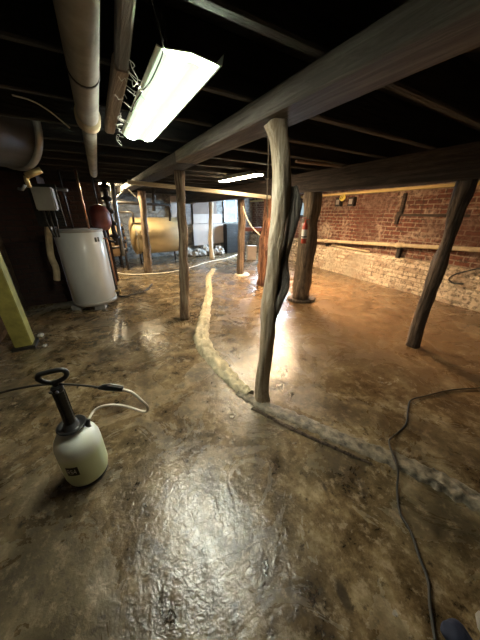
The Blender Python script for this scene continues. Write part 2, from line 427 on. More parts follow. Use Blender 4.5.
# ---------- ceiling timbers ----------
G1A, G1B = Vector((.24, 1.22, 0)), Vector((-.38, 2.24, 0)); d1 = (G1B - G1A).normalized(); n1 = Vector((d1.y, -d1.x, 0))
g1c = G1A + n1 * .10
def clip(p, d, m0=.03):
    a = meet(p, d, Vector((0, YB, 0)), Vector((1, 0, 0))) + d * m0; b_ = meet(p, d, FA, FD) - d * .12
    return a, b_
a, b_ = clip(g1c, d1)
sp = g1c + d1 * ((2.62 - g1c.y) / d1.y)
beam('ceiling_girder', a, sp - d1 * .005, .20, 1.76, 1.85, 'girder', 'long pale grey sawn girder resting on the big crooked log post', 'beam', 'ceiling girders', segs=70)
beam('ceiling_girder', sp + d1 * .005, b_, .20, 1.76, 1.85, 'ceiling', 'far length of the pale grey girder, coloured near-black as it fades into shade', 'beam', 'ceiling girders', segs=60)  # far length in near-black material: its fade into shade is coloured in
obj_strip = None
d2 = Vector((-.497, .868, 0)); g2 = Vector((1.07, 3.83, 0))
a, b_ = clip(g2, d2)
a = g2 - d2 * 4.6
beam('ceiling_girder', a, b_, .22, 1.60, 1.85, 'girder_dark', 'dark heavy hewn girder crossing the right side above the brown posts', 'beam', 'ceiling girders', wob=.02, segs=80)
# joists across
pd = Vector((-d1.y, d1.x, 0)); pd = Vector((.857, .515, 0))
s = 0
for i in range(22):
    c = Vector((0, -1.1 + i * .52, 0)) + Vector((0, 0, 0))
    # clip joist against left and right walls and near/far walls
    L_ = meet(c, pd, LA, DL); R_ = meet(c, pd, RW, D25)
    if L_.y < YB + .06: L_ = meet(c, pd, Vector((0, YB + .06, 0)), Vector((1, 0, 0)))
    if R_.y < YB: continue
    fa = meet(c, Vector((0, 1, 0)), FA, FD)
    if c.y > fa.y - .15: break
    w_, h_ = .06, .0
    beam('ceiling_joist', L_ + pd * .03, R_ - pd * .03, .055, 1.85, 2.06, 'joist', 'dark ceiling joist laid across the girders', 'joist', 'dark joists across the girders', wob=.008, segs=24)

# ---------- posts ----------
def log(name, pix, Y, ztop, mat, label, cat='post', group='log posts under the girders', rough=.2, seed=1, sub=8, seg=16, zbase=-.004, Ys=None, parent=None, org=None):
    """pix: (x centre, y, half width) from base to top at distance Y"""
    pts, rs = [], []
    for i, (x, y, hw) in enumerate(pix):
        yy = Ys[i] if Ys else Y
        p = on_y(x, y, yy); pts.append(p); rs.append(hw / F * depth(p) * .93)
    pts[0].z = zbase
    if ztop: pts[-1].z = ztop
    base = Vector(org) if org is not None else Vector((pts[0].x, pts[0].y, 0))
    P = smooth_path([p - base for p in pts], sub)
    R = []
    for i in range(len(pts) - 1):
        for s_ in range(sub): R.append(rs[i] + (rs[i + 1] - rs[i]) * s_ / sub)
    R.append(rs[-1])
    for i in range(2, len(P) - 2):
        P[i] = P[i] + Vector((noise.noise(Vector((seed, P[i].z * 4, 0))), noise.noise(Vector((seed + 9, P[i].z * 4, 0))), 0)) * R[i] * .25
    o = obj(name, tube(P, R, seg, rough=rough, seed=seed), mat, parent, True, loc=None if parent else base)
    if label: tag(o, label, cat, group)
    return o, base
rt = thing('log_post', 'tallest crooked peeled log post in the middle, forked with a dark dead limb', 'post', on_z(262, 398) * 1.0, 0, 'log posts under the girders')
base = Vector((.18, 1.49, 0)); rt.location = base
log('trunk', [(262, 400, 9.5), (262.5, 385, 7.6), (266, 350, 7.4), (268, 320, 7.6), (271.5, 290, 7.8), (275.5, 255, 7.6), (278, 225, 7.8), (281, 190, 9.2), (281.5, 160, 9), (279, 138, 9), (275, 122, 11.5)], 1.49, 1.762, 'log_pale', None, rough=.2, seed=3, seg=28, parent=rt, org=base)
log('dead_limb', [(271, 322, 5), (278, 300, 6), (284, 283, 6.5), (284, 262, 5.5), (288, 243, 5.5), (292, 225, 6), (294, 205, 6.8), (293, 186, 4)], 1.55, None, 'log_grey', None, rough=.3, seed=12, seg=12, parent=rt, org=base, zbase=on_y(272, 318, 1.55).z, Ys=[1.48, 1.49, 1.5, 1.51, 1.52, 1.52, 1.52, 1.52])
log('log_post', [(185, 318, 5.5), (184, 290, 5), (183.5, 250, 4.8), (182, 215, 4.8), (180, 175, 5.5)], 3.07, 1.762, 'log_side', 'scarred slim post standing between the mortar ridge and the tan tank', seed=21, sub=10)
log('log_post', [(149, 272.5, 4.3), (147, 250, 3.6), (144, 220, 3.4), (141, 187, 4.2)], 5.8, 1.762, 'log_brown', 'brown post with flared foot directly in front of the tan oil tank', seed=31)
log('log_post', [(413, 345, 6.5), (421, 315, 6.5), (433, 283, 6.5), (447, 240, 6.5), (466, 185, 8)], 2.32, 1.602, 'log_dark', 'dark slanting post by itself at the right in front of the brick wall', seed=41)
rp = thing('log_post', 'thick brown post on a flat foot slab with a fire extinguisher hung on it', 'post', (1.03, 3.83, 0), 0, 'log posts under the girders')
o, bb = log('post_shaft', [(300, 299, 8.6), (303.5, 270, 8.6), (308.5, 230, 8.6), (313.5, 190, 8.6)], 3.83, 1.602, 'log_brown', None, seed=51, parent=rp, org=(1.03, 3.83, 0), zbase=.045)
bm = lathe([(0, 0), (.19, 0), (.2, .02), (.19, .045), (.1, .055), (0, .055)], 9)
for v in bm.verts: v.co.x *= 1.25; v.co.y *= .85
obj('foot_slab', bm, 'log_dark', rp)
log('log_post', [(262, 284, 7), (265, 250, 6.3), (268, 225, 6), (270, 199, 6)], 4.81, 1.602, 'log_red', 'rusty red squared post just left behind the tallest crooked log', seed=61, seg=6)
log('log_post', [(240, 274.5, 3.6), (241, 250, 3.8), (242, 225, 4), (241, 197, 3.6)], 5.69, 1.602, 'log_dark', 'dark red-brown post on a pale wet base, left of the rusty squared post', seed=71)
log('log_post', [(212, 258, 2.6), (210.5, 240, 2.3), (211, 215, 2.3), (210.5, 192, 2.8)], 7.7, 1.76, 'log_pale', 'thin pale pole standing before the pinkish white boards', seed=81)
# patch of pale mortar round the foot of the post
bm = lathe([(0, .012), (.10, .012), (.17, .004), (.18, -.01)], 18)
for v in bm.verts: v.co.x *= 1 + .25 * noise.noise(v.co * 6); v.co.y *= 1 + .3 * noise.noise(v.co * 5 + Vector((3, 0, 0)))
o = obj('mortar_pad', bm, 'hose_white', smooth=True, loc=(.05, 5.69, 0)); tag(o, 'pale mortar pad around the foot of the dark red-brown post', 'mortar')
# yellow square column at left
o = obj('yellow_column', B(-.075, .075, -.075, .075, .03, 1.85, bev=.006), 'yellow', loc=(-2.36, 2.30, 0), rot=(0, 0, .5))
tag(o, 'chipped yellow square column at the left edge of the cellar', 'column')
obj('foot_plate', B(-.10, .10, -.10, .10, -.004, .03), 'dark_metal', o)
# dark brick pier left of heater
o = struct(obj('wall_pier_and_blocker', B(-.55, .28, -.2, .5, -.02, 1.85), 'brick_dark', loc=(-3.15, 3.85, 0), rot=(0, 0, .5)))

o = struct(obj('wall_pier_and_blocker', B(-.55, .42, -.1, .3, -.02, 1.85), 'brick_dark', loc=(-3.02, 4.95, 0), rot=(0, 0, .5)))  # added block: keeps the space behind the heater dark, stops bulb light
# ---------- ridge and ledge on the floor ----------
def ridge(name, pts, widths, heights, mat, seed=0, sub=18, seg=13):
    P = smooth_path([(p.x, p.y, 0) for p in pts], sub); n = len(P); bm = bmesh.new(); rows = []
    for i, p in enumerate(P):
        f = i / (n - 1) * (len(widths) - 1); k = min(int(f), len(widths) - 2); f -= k
        w = widths[k] * (1 - f) + widths[k + 1] * f; h = heights[k] * (1 - f) + heights[k + 1] * f
        t = (P[min(i + 1, n - 1)] - P[max(i - 1, 0)]).normalized(); sd = Vector((t.y, -t.x, 0))
        w *= 1 + .25 * noise.noise(Vector((i * .3, seed, 0)))
        row = []
        for j in range(seg):
            u = j / (seg - 1) * 2 - 1
            z = h * (1 - abs(u) ** 5) * (.85 + .7 * noise.noise(Vector((i * .35, u * 2.2, seed))) + .4 * noise.noise(Vector((i * 1.3, u * 5, seed)))) - .012 * abs(u) ** 6
            row.append(bm.verts.new(p + sd * (u * w * .5) * (1 + .35 * noise.noise(Vector((i * .45, u, seed + 4)))) + Vector((0, 0, z))))
        rows.append(row)
    for a, b_ in zip(rows, rows[1:]):
        for j in range(seg - 1): bm.faces.new((a[j], b_[j], b_[j + 1], a[j + 1]))
    bmesh.ops.recalc_face_normals(bm, faces=bm.faces)
    return obj(name, bm, mat, smooth=True)
kp = [on_z(*q) for q in [(214, 269), (209, 277), (209, 292), (205, 315), (202, 340), (218, 364), (238, 385), (250, 394)]]
o = ridge('mortar_ridge', kp, [.14, .14, .13, .16, .19, .17, .12, .10], [.03, .04, .04, .045, .05, .045, .035, .03], 'mortar', 3)
tag(o, 'crooked pale mortar ridge running from the crooked log back across the floor', 'ridge')
kp = [on_z(*q) for q in [(238, 392), (262, 404), (300, 420), (340, 438), (400, 462), (450, 486), (520, 525)]]
o = ridge('floor_ledge', kp, [.08, .12, .12, .12, .13, .14, .14], [.010, .014, .013, .014, .018, .020, .020], 'ledge', 8)
tag(o, 'grey broken mortar ledge running from the crooked log to the right edge', 'ledge')
kp2 = [on_z(*q) for q in [(252, 408), (290, 428), (335, 448), (372, 464)]]
o = ridge('crack_strip', kp2, [.02, .028, .024, .012], [.010, .012, .010, .008], 'log_dark', 18)  # raised dark strip added in place of the crack lines beside the ledge
o.name = 'dark_crack_strip'; tag(o, 'added dark strip standing in for the crack along the near side of the grey ledge', 'board')

# ---------- light fixtures ----------
def fixture(label, near, far, z, width, tube_mat, nt_=2, sag=.045):
    near, far = Vector(near), Vector(far); d = (far - near); L = d.length
    t = thing('fluorescent_fixture', label, 'light', (near.x, near.y, z), math.atan2(d.y, d.x), 'fluorescent ceiling fixtures')
    def shell(prof, mat, name, th):
        bm = bmesh.new()
        rows = [[bm.verts.new((x, y * width, zz * width / .25 + q)) for y, zz in prof] for q in (0, th) for x in (0, L)]
        for j in range(len(prof) - 1):
            bm.faces.new((rows[0][j], rows[0][j + 1], rows[1][j + 1], rows[1][j])); bm.faces.new((rows[2][j], rows[3][j], rows[3][j + 1], rows[2][j + 1]))
            bm.faces.new((rows[0][j], rows[2][j], rows[2][j + 1], rows[0][j + 1])); bm.faces.new((rows[1][j], rows[1][j + 1], rows[3][j + 1], rows[3][j]))
        for e in (0, -1): bm.faces.new((rows[0][e], rows[1][e], rows[3][e], rows[2][e]))
        bmesh.ops.recalc_face_normals(bm, faces=bm.faces)
        return obj(name, bm, mat, t)
    shell([(-.44, -.004), (-.36, -.018), (-.2, -.026), (-.07, -.020), (0, -.017), (.07, -.020), (.2, -.026), (.36, -.018), (.44, -.004)], tube_mat, 'lens', .004)
    shell([(-.52, .034), (-.49, .004), (-.44, .0), (0, .012), (.44, .0), (.50, .004)], 'fixture', 'reflector', .004)
    obj('ballast_housing', B(.16, L - .16, -.3 * width, .3 * width, .018, .05), 'fixture', t)
    for x in (.25, L - .25):
        obj('hanger', cyl((x, 0, .05), (x, 0, ZC - z - .005), .003, 6), 'dark_metal', t)
    return t
f1 = fixture('large bright two-tube ceiling light with a flared white reflector, nearest of all', (-.15, 1.02), (-.64, 1.875), 1.79, .215, 'tube_cool')
fixture('small warm ceiling light beyond the crooked log, above the pale plank', (.25, 3.55), (-.28, 4.32), 1.79, .14, 'tube_warm')
# cord across big fixture
cpts = [on_z(*q, 1.765) for q in [(162, 40), (163, 52), (157, 68), (150, 82), (142, 92), (134, 104), (131, 112)]]
cpts = [p + Vector((0, 0, .0)) for p in cpts]
cpts = [cpts[0] + Vector((-.02, -.01, .10))] + cpts + [cpts[-1] + Vector((-.01, .0, .04))]
o = obj('power_cord', tube(smooth_path(cpts, 5), .0022, 6), 'rubber', smooth=True); tag(o, 'thin dark cord trailing across the large bright ceiling light', 'cord')
# bulbs
def bulb(label, p, mat, r=.028, shade=False):
    t = thing('light_bulb', label, 'light bulb', p, 0, None)
    obj('globe', lathe([(0, -r), (r * .6, -r * .85), (r, -r * .1), (r * .8, r * .7), (r * .45, r * 1.3), (0, r * 1.35)], 16), mat, t, True)
    obj('socket', lathe([(0, r * 1.2), (r * .6, r * 1.2), (r * .6, r * 2.6), (0, r * 2.6)], 14), 'black', t, True)
    obj('socket_cord', cyl((0, 0, r * 2.5), (0, 0, 1.9 - p[2] + .1), .004, 6), 'rubber', t)
    return t
pb = on_y(104, 184.5, 5.5)
bulb('small bare bulb shining above the pipes behind the water heater', pb, 'bulb', .045)
fixture('warm strip light hidden high behind the dark heavy girder by the brick wall', (1.30, 4.30), (.70, 5.35), 1.79, .12, 'strip_orange')

# ---------- overhead pipes & board ----------
def pxz(lst, z): return [on_z(x, y, z) for x, y in lst]
t = thing('overhead_pipe', 'fat grimy cream pipe running overhead at the top left', 'pipe', (-.9, 1.8, 0))
L0 = t.location
a = on_z(70, -60, 1.78); b_ = on_z(88, 118, 1.78); c = on_z(87, 196, 1.62)
far_ = b_ + (b_ - a).normalized() * 2.2
obj('pipe_run', tube([p - L0 for p in (a - (b_ - a).normalized() * .6, a.lerp(b_, .5), b_)], .046, 20), 'pipe_wrap', t, True)
obj('pipe_run', tube([p - L0 for p in (b_, b_.lerp(far_, .5), far_)], .038, 18), 'pipe_wrap', t, True)
dd = (b_ - a).normalized()
obj('coupling', tube([p - L0 for p in (b_ - dd * .05, b_, b_ + dd * .05)], .056, 20), 'pipe_cream', t, True)
q = a.lerp(b_, .48)
obj('pipe_strap', tube([p - L0 for p in (q - dd * .008, q, q + dd * .008)], .049, 20), 'dark_metal', t, True)
# board beside it
p0, p1, p2 = on_z(128, -30, 1.81), on_z(122, 66, 1.81), on_z(110, 132, 1.81)
o = beam('hanging_board', (p0.x, p0.y), (p1.x, p1.y), .04, 1.80, 1.85, 'grey_board', 'narrow grey board fixed overhead between the fat pipe and the large light', 'board', wob=.004)
o = beam('hanging_board', (p1.x + (p2.x - p1.x) * .02, p1.y + (p2.y - p1.y) * .02), (p2.x, p2.y), .052, 1.80, 1.85, 'brown_board', 'short brown board fixed overhead, end on to the narrow grey board', 'board', wob=.004)
bm = bmesh.new(); random.seed(5)
for k in range(26):
    f = random.random(); p = p0.lerp(p2, .25 + .75 * f) + Vector((.035, 0, 0)); p.z = 1.80 - random.random() * .03
    pts = [p]
    for j in range(4): pts.append(pts[-1] + Vector((random.uniform(-.015, .022), random.uniform(-.03, .03), random.uniform(-.02, .008))))
    tube(pts, .0014, 4, bm)
o = obj('cobweb', bm, 'web'); tag(o, 'dusty cobweb tangle hanging along the overhead boards', 'cobweb', kind='stuff')
# conduit drooping at left ceiling
o = obj('drooping_wire', tube(smooth_path([on_y(12, 95, 1.6), on_y(30, 100, 1.65), on_y(48, 110, 1.7), on_y(70, 128, 1.75)], 6), .004, 6), 'hose_white', smooth=True)
tag(o, 'thin pale wire drooping under the dark ceiling at left', 'wire')
# round duct at left
A_, B_ = on_y(8, 125, 2.1), on_y(-10, 128, 1.6)
t = thing('round_duct', 'round dull metal duct hanging at the upper left', 'duct', (A_.x, A_.y, A_.z))
ax = Vector((-.25, -.9, .0)).normalized()
obj('duct_shell', tube([Vector((0, 0, 0)), ax * .35, ax * .7], .265, 36), 'duct', t, True)
obj('duct_rim', tube([Vector((0, 0, 0)) - ax * .02, ax * .005, ax * .03], .275, 36), 'grey_metal', t, True)
c0 = on_y(26, 176, 2.1); c1 = on_y(41, 170, 2.15)
t = thing('brass_valve', 'small brass valve just below the round metal duct', 'valve', c0)
obj('valve_body', tube([(0, 0, 0), (c1 - c0) * .5, c1 - c0], .022, 12), 'brass', t, True)
obj('valve_elbow', tube([(0, 0, 0), (-.005, 0, -.03), (.0, 0, -.075)], .016, 10), 'brass', t, True)
obj('valve_stem', tube([(-.09, 0, -.085), (-.06, 0, -.09), (-.03, 0, -.06)], .01, 8), 'grey_metal', t, True)

# cross plank (pale) below light 2
a, b_ = Vector((.62, 4.52, 0)), Vector((-1.9, 3.42, 0))
def bar3(name, A, Bp, w, h, mat, parent=None):
    A, Bp = Vector(A), Vector(Bp); d = Bp - A; L = d.length
    o = obj(name, B(0, L, -w / 2, w / 2, -h / 2, h / 2, bev=.004), mat, parent)
    o.location = A; o.rotation_mode = 'QUATERNION'; o.rotation_quaternion = d.to_track_quat('X', 'Z'); return o
pA = on_y(270, 197.5, 4.35); pB = on_y(128, 182, 3.9)
o = bar3('cross_plank', pA, pB, .09, .05, 'pale_wood'); tag(o, 'long pale cross plank slung below the small warm ceiling light', 'plank')
# timber end just above brown post: horizontal thin board under ceiling (302..335,163)
o = bar3('ceiling_lath', on_y(296, 161, 3.2), on_y(345, 167, 3.4), .05, .025, 'brown_board'); tag(o, 'thin brown lath under the joists right of the crooked log', 'lath')

# ---------- right wall pipe, box, cable ----------
t = thing('wall_pipe', 'long pale cream pipe running level along the red brick wall', 'pipe', RWp(0, 0, 0), aR)
obj('pipe_run', tube([(-3.4, .10, 1.0), (-1.5, .10, .93), (.3, .10, .855), (1.48, .10, .79), (2.8, .10, .72), (4.3, .10, .63), (6.9, .10, .50)], .034, 14), 'pipe_cream', t, True)
obj('coupling', tube([(1.40, .10, .794), (1.46, .10, .791), (1.52, .10, .788)], .048, 14), 'pipe_cream', t, True)
obj('coupling', tube([(3.25, .10, .692), (3.31, .10, .689), (3.37, .10, .686)], .046, 14), 'pipe_cream', t, True)
obj('pipe_bracket', B(1.43, 1.49, .03, .10, .56, .76), 'dark_metal', t)
obj('pipe_bracket', B(3.28, 3.33, .03, .10, .56, .66), 'dark_metal', t)
# board slanting under pipe
t2 = obj('slanting_pipe', tube([RWp(3.2, .60, .02), RWp(2.9, .595, .03), RWp(2.1, .59, .05)], .02, 10), 'pipe_cream', smooth=True)
tag(t2, 'short slanting pipe lying on the ledge under the long wall pipe', 'pipe')
# dark boards on the wall
t = thing('wall_board', 'dark wooden board frame fixed high on the brick wall, right part', 'board', RWp(0, 0, 0), aR)
obj('upright', B(1.62, 1.68, .0, .03, 1.30, 1.66), 'girder_dark', t); obj('upright', B(1.66, 1.72, .0, .03, 1.14, 1.36), 'girder_dark', t)
obj('rail', B(.6, 1.70, .0, .025, 1.28, 1.32), 'girder_dark', t)
for s0, lab in ((3.15, 'left of the two small dark boxes high on the brick wall'), (2.78, 'right of the two small dark boxes high on the brick wall')):
    t = thing('junction_box', lab, 'electrical box', RWp(s0, 1.56, 0), aR, 'junction boxes on the brick wall')
    obj('box_body', B(-.08, .08, 0, .09, -.09, .09, bev=.01), 'dark_metal', t)
    obj('box_cover', B(-.045, .045, .09, .096, -.05, .05), 'grey_box', t)
bm = bmesh.new()
for s in range(3):
    tube(smooth_path([RWp(3.02 - .05 * s, 1.70, .14), RWp(3.04 - .04 * s, 1.62, .15), RWp(2.96, 1.58 + .02 * s, .15), RWp(2.90 + .02 * s, 1.64, .15), RWp(2.94, 1.72, .14)], 5), .011, 6, bm)
o = obj('yellow_cord', bm, 'yellow_cord', smooth=True); tag(o, 'yellow cord knotted over the plank above the two small wall boxes', 'cord')
random.seed(3)
o = obj('cable_loop', tube(smooth_path([RWp(-.6, .80, .14), RWp(.05, .66, .15), RWp(.30, .56, .16), RWp(.46, .46, .17), RWp(.50, .38, .17), RWp(.42, .34, .18), RWp(.30, .36, .18)], 8), .012, 8), 'rubber', smooth=True)
tag(o, 'black cable loop hooked low on the brick wall at right', 'cable')
# patches of white mortar: bright bricks
# ---------- fire extinguisher on brown post ----------
pe = on_y(305, 228, 3.66)
t = thing('fire_extinguisher', 'red fire extinguisher with a white label hanging on the thick brown post', 'fire extinguisher', (pe.x, pe.y, pe.z - .21))
t.scale = (.72, .72, .85)
obj('cylinder_body', lathe([(0, 0), (.045, 0), (.052, .015), (.052, .27), (.04, .31), (.018, .33), (0, .33)], 20), 'red', t, True)
obj('white_label', lathe([(.0535, .08), (.0545, .085), (.0545, .22), (.0535, .225)], 20), 'label_white', t, True)
bm = cyl((0, 0, .33), (0, 0, .38), .018, 10); box(bm, -.02, .07, -.01, .01, .37, .385); box(bm, -.02, .06, -.01, .01, .40, .41, Matrix.Rotation(-.12, 4, 'Y'))
obj('valve_handle', bm, 'red', t)
obj('wall_strap', lathe([(.0535, .10), (.058, .10), (.058, .12), (.0535, .12)], 20), 'dark_metal', t, True)

# ---------- water heater ----------
hx, hy, hr = -2.29, 3.62, .30
t = thing('water_heater', 'squat white cylindrical water heater raised on small grey blocks', 'water heater', (hx, hy, 0))
z0, z1 = .07, 1.13
obj('jacket', lathe([(0, z0 + .005), (hr - .02, z0 + .005), (hr, z0 + .02), (hr, z1 - .02), (hr - .02, z1), (0, z1 + .012)], 48), 'white_enamel', t, True)
obj('top_rim', lathe([(hr + .001, z1 - .03), (hr + .006, z1 - .03), (hr + .006, z1 - .005), (hr - .02, z1 + .004)], 48), 'grey_box', t, True)
obj('base_ring', lathe([(hr + .002, z0), (hr + .006, z0), (hr + .006, z0 + .05), (hr + .002, z0 + .05)], 48), 'grey_box', t, True)
toc = math.atan2(-hy, -hx)
def on_heater(off, z, w, h, mat, name, th=.003):
    bm = bmesh.new(); a0 = toc + off; n = 6; rows = []
    for i in range(n + 1):
        an = a0 - w / hr / 2 + w / hr * i / n
        rows.append([bm.verts.new(((hr + q) * math.cos(an), (hr + q) * math.sin(an), zz)) for q, zz in ((th, z), (th, z + h))])
    for a, b2 in zip(rows, rows[1:]): bm.faces.new((a[0], b2[0], b2[1], a[1]))
    return obj(name, bm, mat, t)
on_heater(.62, z1 - .16, .03, .06, 'label_dark', 'rating_label'); on_heater(.78, z1 - .16, .03, .06, 'label_dark', 'rating_label')
an = toc + 1.25
dv = Vector((math.cos(an), math.sin(an), 0))
bm = cyl(dv * hr + Vector((0, 0, .2)), dv * (hr + .07) + Vector((0, 0, .2)), .014, 10); cyl(dv * (hr + .07) + Vector((0, 0, .22)), dv * (hr + .07) + Vector((0, 0, .14)), .016, 10, bm)
obj('drain_valve', bm, 'brass', t, True)
obj('relief_pipe', tube([dv * hr + Vector((0, 0, 1.0)), dv * (hr + .04) + Vector((0, 0, 1.0)), dv * (hr + .045) + Vector((0, 0, .95)), dv * (hr + .045) + Vector((0, 0, .3))], .012, 8), 'copper', t, True)
for dx in (-.1, .13):
    obj('water_pipe', cyl((dx, .05, z1), (dx, .05, 1.855), .014, 10), 'copper' if dx > 0 else 'dark_metal', t, True)
for i, (dx, dy, lab) in enumerate(((-.18, -.16, 'left grey block under the front of the water heater'), (.14, -.14, 'right grey block under the front of the water heater'), (0, .2, 'grey block under the back of the water heater'))):
    o = obj('concrete_block', B(-.07, .07, -.09, .09, -.006, .07, bev=.004), 'block', loc=(hx + dx, hy + dy, 0), rot=(0, 0, .3 * i)); tag(o, lab, 'block', 'blocks under the water heater')
# maroon tank above / behind
p = on_y(100, 216, 4.15)
t = thing('pressure_tank', 'dark maroon rounded tank above and behind the white water heater', 'tank', (p.x, p.y, 0))
obj('tank_shell', lathe([(0, p.z - .22), (.10, p.z - .2), (.15, p.z - .12), (.15, p.z + .05), (.10, p.z + .14), (.03, p.z + .17), (0, p.z + .17)], 24), 'maroon', t, True)
obj('support_leg', cyl((0, 0, -.005), (0, 0, p.z - .2), .03, 10), 'dark_metal', t, True)
obj('inlet_pipe', cyl((0, 0, p.z + .16), (0, 0, 1.855), .014, 10), 'dark_metal', t, True)
# electric box left
pbx = on_y(45, 199, 3.1)
t = thing('breaker_box', 'grey electrical box on conduits above and left of the heater', 'electrical box', (pbx.x, pbx.y, pbx.z), .35)
obj('box_body', B(-.10, .10, -.04, .06, -.12, .12, bev=.012), 'grey_box', t)
obj('box_door', B(-.09, .09, -.052, -.042, -.11, .11, bev=.003), 'grey_box', t)
for dx in (-.05, 0, .05): obj('conduit', tube([(dx, 0, -.12), (dx, 0, -.25), (dx * .5, .02, -.42)], .011, 8), 'dark_metal', t, True)
obj('back_board', B(-.16, .12, .06, .08, -.3, .16), 'joist', t)
o = obj('cream_drain_pipe', tube(smooth_path([on_y(48, 226, 3.35), on_y(49, 240, 3.35), on_y(51, 256, 3.35), on_y(56, 268, 3.35), on_y(57, 280, 3.35)], 6), .04, 12), 'pipe_cream', smooth=True)
tag(o, 'short bent cream pipe against the left side of the heater', 'pipe')
o = obj('short_conduit', tube([on_y(46, 188, 3.6), on_y(56, 189, 3.6), on_y(67, 190, 3.6)], .022, 10), 'grey_metal', smooth=True); tag(o, 'short grey conduit behind and above the electrical box', 'pipe')

# ---------- pipework behind heater ----------
def vpipe(label, pix, Y, r, mat='dark_metal', handles=0):
    t_ = thing('valve_pipe' if handles else 'iron_pipe', label, 'pipe', on_y(pix[0][0], pix[0][1], Y), 0, 'iron pipes by the tanks')
    o0 = t_.location.copy()
    P = [on_y(x, y, Y) - o0 for x, y in pix]
    obj('pipe_run', tube(P, r, 12), mat, t_, True)
    for k in range(handles):
        f = (k + .7) / (handles + .4) * (len(P) - 1); i = min(int(f), len(P) - 2)
        q = P[i].lerp(P[i + 1], f - i)
        b_ = cyl(q + Vector((-.075, -.01, .01)), q + Vector((.095, -.05, -.01)), r * .75, 8); cyl(q - Vector((0, 0, .045)), q + Vector((0, 0, .045)), r * 1.35, 10, b_)
        obj('valve', b_, 'dark_metal', t_, True)
    return t_
vpipe('thick dark pipe with a column of valves right of the water heater', [(103, 178), (107, 200), (112, 222), (117, 245)], 4.9, .042, 'dark_metal', 5)
vpipe('thick grey standpipe reaching the ceiling beside the column of valves', [(112, 183), (115, 205), (119, 230), (123, 255)], 5.0, .042, 'grey_metal', 0)
def hpipe(label, pts, r, mat='dark_metal'):
    o = obj('iron_pipe', tube(pts, r, 10), mat, smooth=True); tag(o, label, 'pipe', 'iron pipes by the tanks'); return o
hpipe('long dark pipe bending down onto the tan oil tank', [on_y(100, 201, 5.6), on_y(130, 203, 5.9), on_y(167, 205, 6.7), on_y(169.5, 207, 6.75), on_y(170, 210, 6.75), on_y(170, 221, 6.75)], .032)
hpipe('short dark pipe elbow between the two tanks', [on_y(119, 212, 6.1), on_y(131, 212, 6.2), on_y(133, 213.5, 6.2), on_y(133.5, 222, 6.2)], .028)
hpipe('dark vertical stub pipe hanging above the tan oil tank', [on_y(153.5, 180, 6.5), on_y(153.5, 195, 6.5), on_y(154, 211, 6.5)], .04)
hpipe('dark pipe bracing left of the tan tank, near the floor', [on_y(104, 248, 5.3), on_y(113, 248, 5.3), on_y(121, 247, 5.3)], .028)
o = obj('gas_hose', tube(smooth_path([on_y(104, 226, 4.7), on_y(105, 233, 4.7), on_y(109, 240, 4.7), on_y(115, 242, 4.7)], 6), .022, 8), 'rubber', smooth=True); tag(o, 'black bent hose between the water heater and the valves', 'hose')
o = obj('electrical_cable', tube(smooth_path([on_y(116, 198, 5.3), on_y(121, 193, 5.3), on_y(126, 188, 5.3), on_y(131, 192, 5.3), on_y(137, 198, 5.3)], 5), .011, 6), 'hose_white', smooth=True); tag(o, 'white cord tented over the dark pipes behind the heater', 'cord')

# ---------- oil tanks ----------
def oil_tank(label, A, Bp, r, zc, mat, legs=True):
    A, Bp = Vector((A[0], A[1], 0)), Vector((Bp[0], Bp[1], 0)); d = Bp - A; L = d.length
    t_ = thing('oil_tank', label, 'tank', A, math.atan2(d.y, d.x), 'oil tanks by the far wall')
    rot = Matrix.Translation((0, 0, zc)) @ Matrix.Rotation(PI / 2, 4, 'Y')
    obj('tank_shell', lathe([(0, -.05), (r * .5, -.045), (r * .85, -.02), (r, .02), (r, L * .5), (r, L - .02), (r * .85, L + .02), (r * .5, L + .045), (0, L + .05)], 44, mtx=rot), mat, t_, True)
    for x in (.02, L - .04):
        obj('end_band', lathe([(r, x), (r + .012, x), (r + .012, x + .025), (r, x + .025)], 44, mtx=rot), mat, t_, True)
    for x in (.15, L - .15):
        for y in (-.25, .25):
            obj('leg', cyl((x, y, -.005), (x, y, zc - math.sqrt(r * r - y * y) + .01), .022, 8), 'dark_metal', t_, True)
    return t_
oil_tank('large tan cylindrical oil tank lying before the far wall', (-2.86, 6.75), (-1.74, 7.41), .46, .76, 'tank')
oil_tank('faded smaller oil tank end showing between the heater and valves', (-3.75, 6.25), (-3.08, 6.65), .44, .72, 'tank_pink')
bm = cyl((-2.86, 6.15, .0), (-2.86, 6.15, 1.15), .03, 10)
for z in (.5, .7, .85, 1.0): cyl((-2.92, 6.15, z), (-2.80, 6.15, z), .045, 8, bm)
o = obj('tank_gauge_pipe', bm, 'dark_metal', smooth=True); tag(o, 'knobbly upright fitting between the two oil tanks', 'pipe fitting')

# ---------- far wall boards, window ----------
aF = math.atan2(FD.y, FD.x)
def FP(x, y, off=.06):    # point on the far wall plane seen at a pixel
    n = Vector((FD.y, -FD.x, 0)); p0 = FA + n * off; r = ray(x, y)
    t_ = (p0.x * FD.y - p0.y * FD.x) / (r.x * FD.y - r.y * FD.x)
    return Vector((r.x * t_, r.y * t_, H + r.z * t_))
def panel(name, x0, x1, y0, y1, mat, label, cat, off=.1, th=.03, group=None, z0=None):
    a = FP(x0, (y0 + y1) / 2, off); b2 = FP(x1, (y0 + y1) / 2, off); zt = FP((x0 + x1) / 2, y0, off).z; zb = FP((x0 + x1) / 2, y1, off).z
    if z0 is not None: zb = z0
    L = (b2 - a).length
    o = obj(name, B(0, L, -th, 0, 0, zt - zb, bev=.004), mat, loc=(a.x, a.y, zb), rot=(0, 0, aF))
    return tag(o, label, cat, group)
o = panel('backing_board', 192, 216, 192, 214, 'card_brown', 'brown board panel standing above the pinkish white boards', 'board', .12)
panel('white_board', 193, 210, 214, 223.5, 'card_white', 'upper left pinkish white board leaning on the far wall', 'board', .12, .04, 'pinkish white boards')
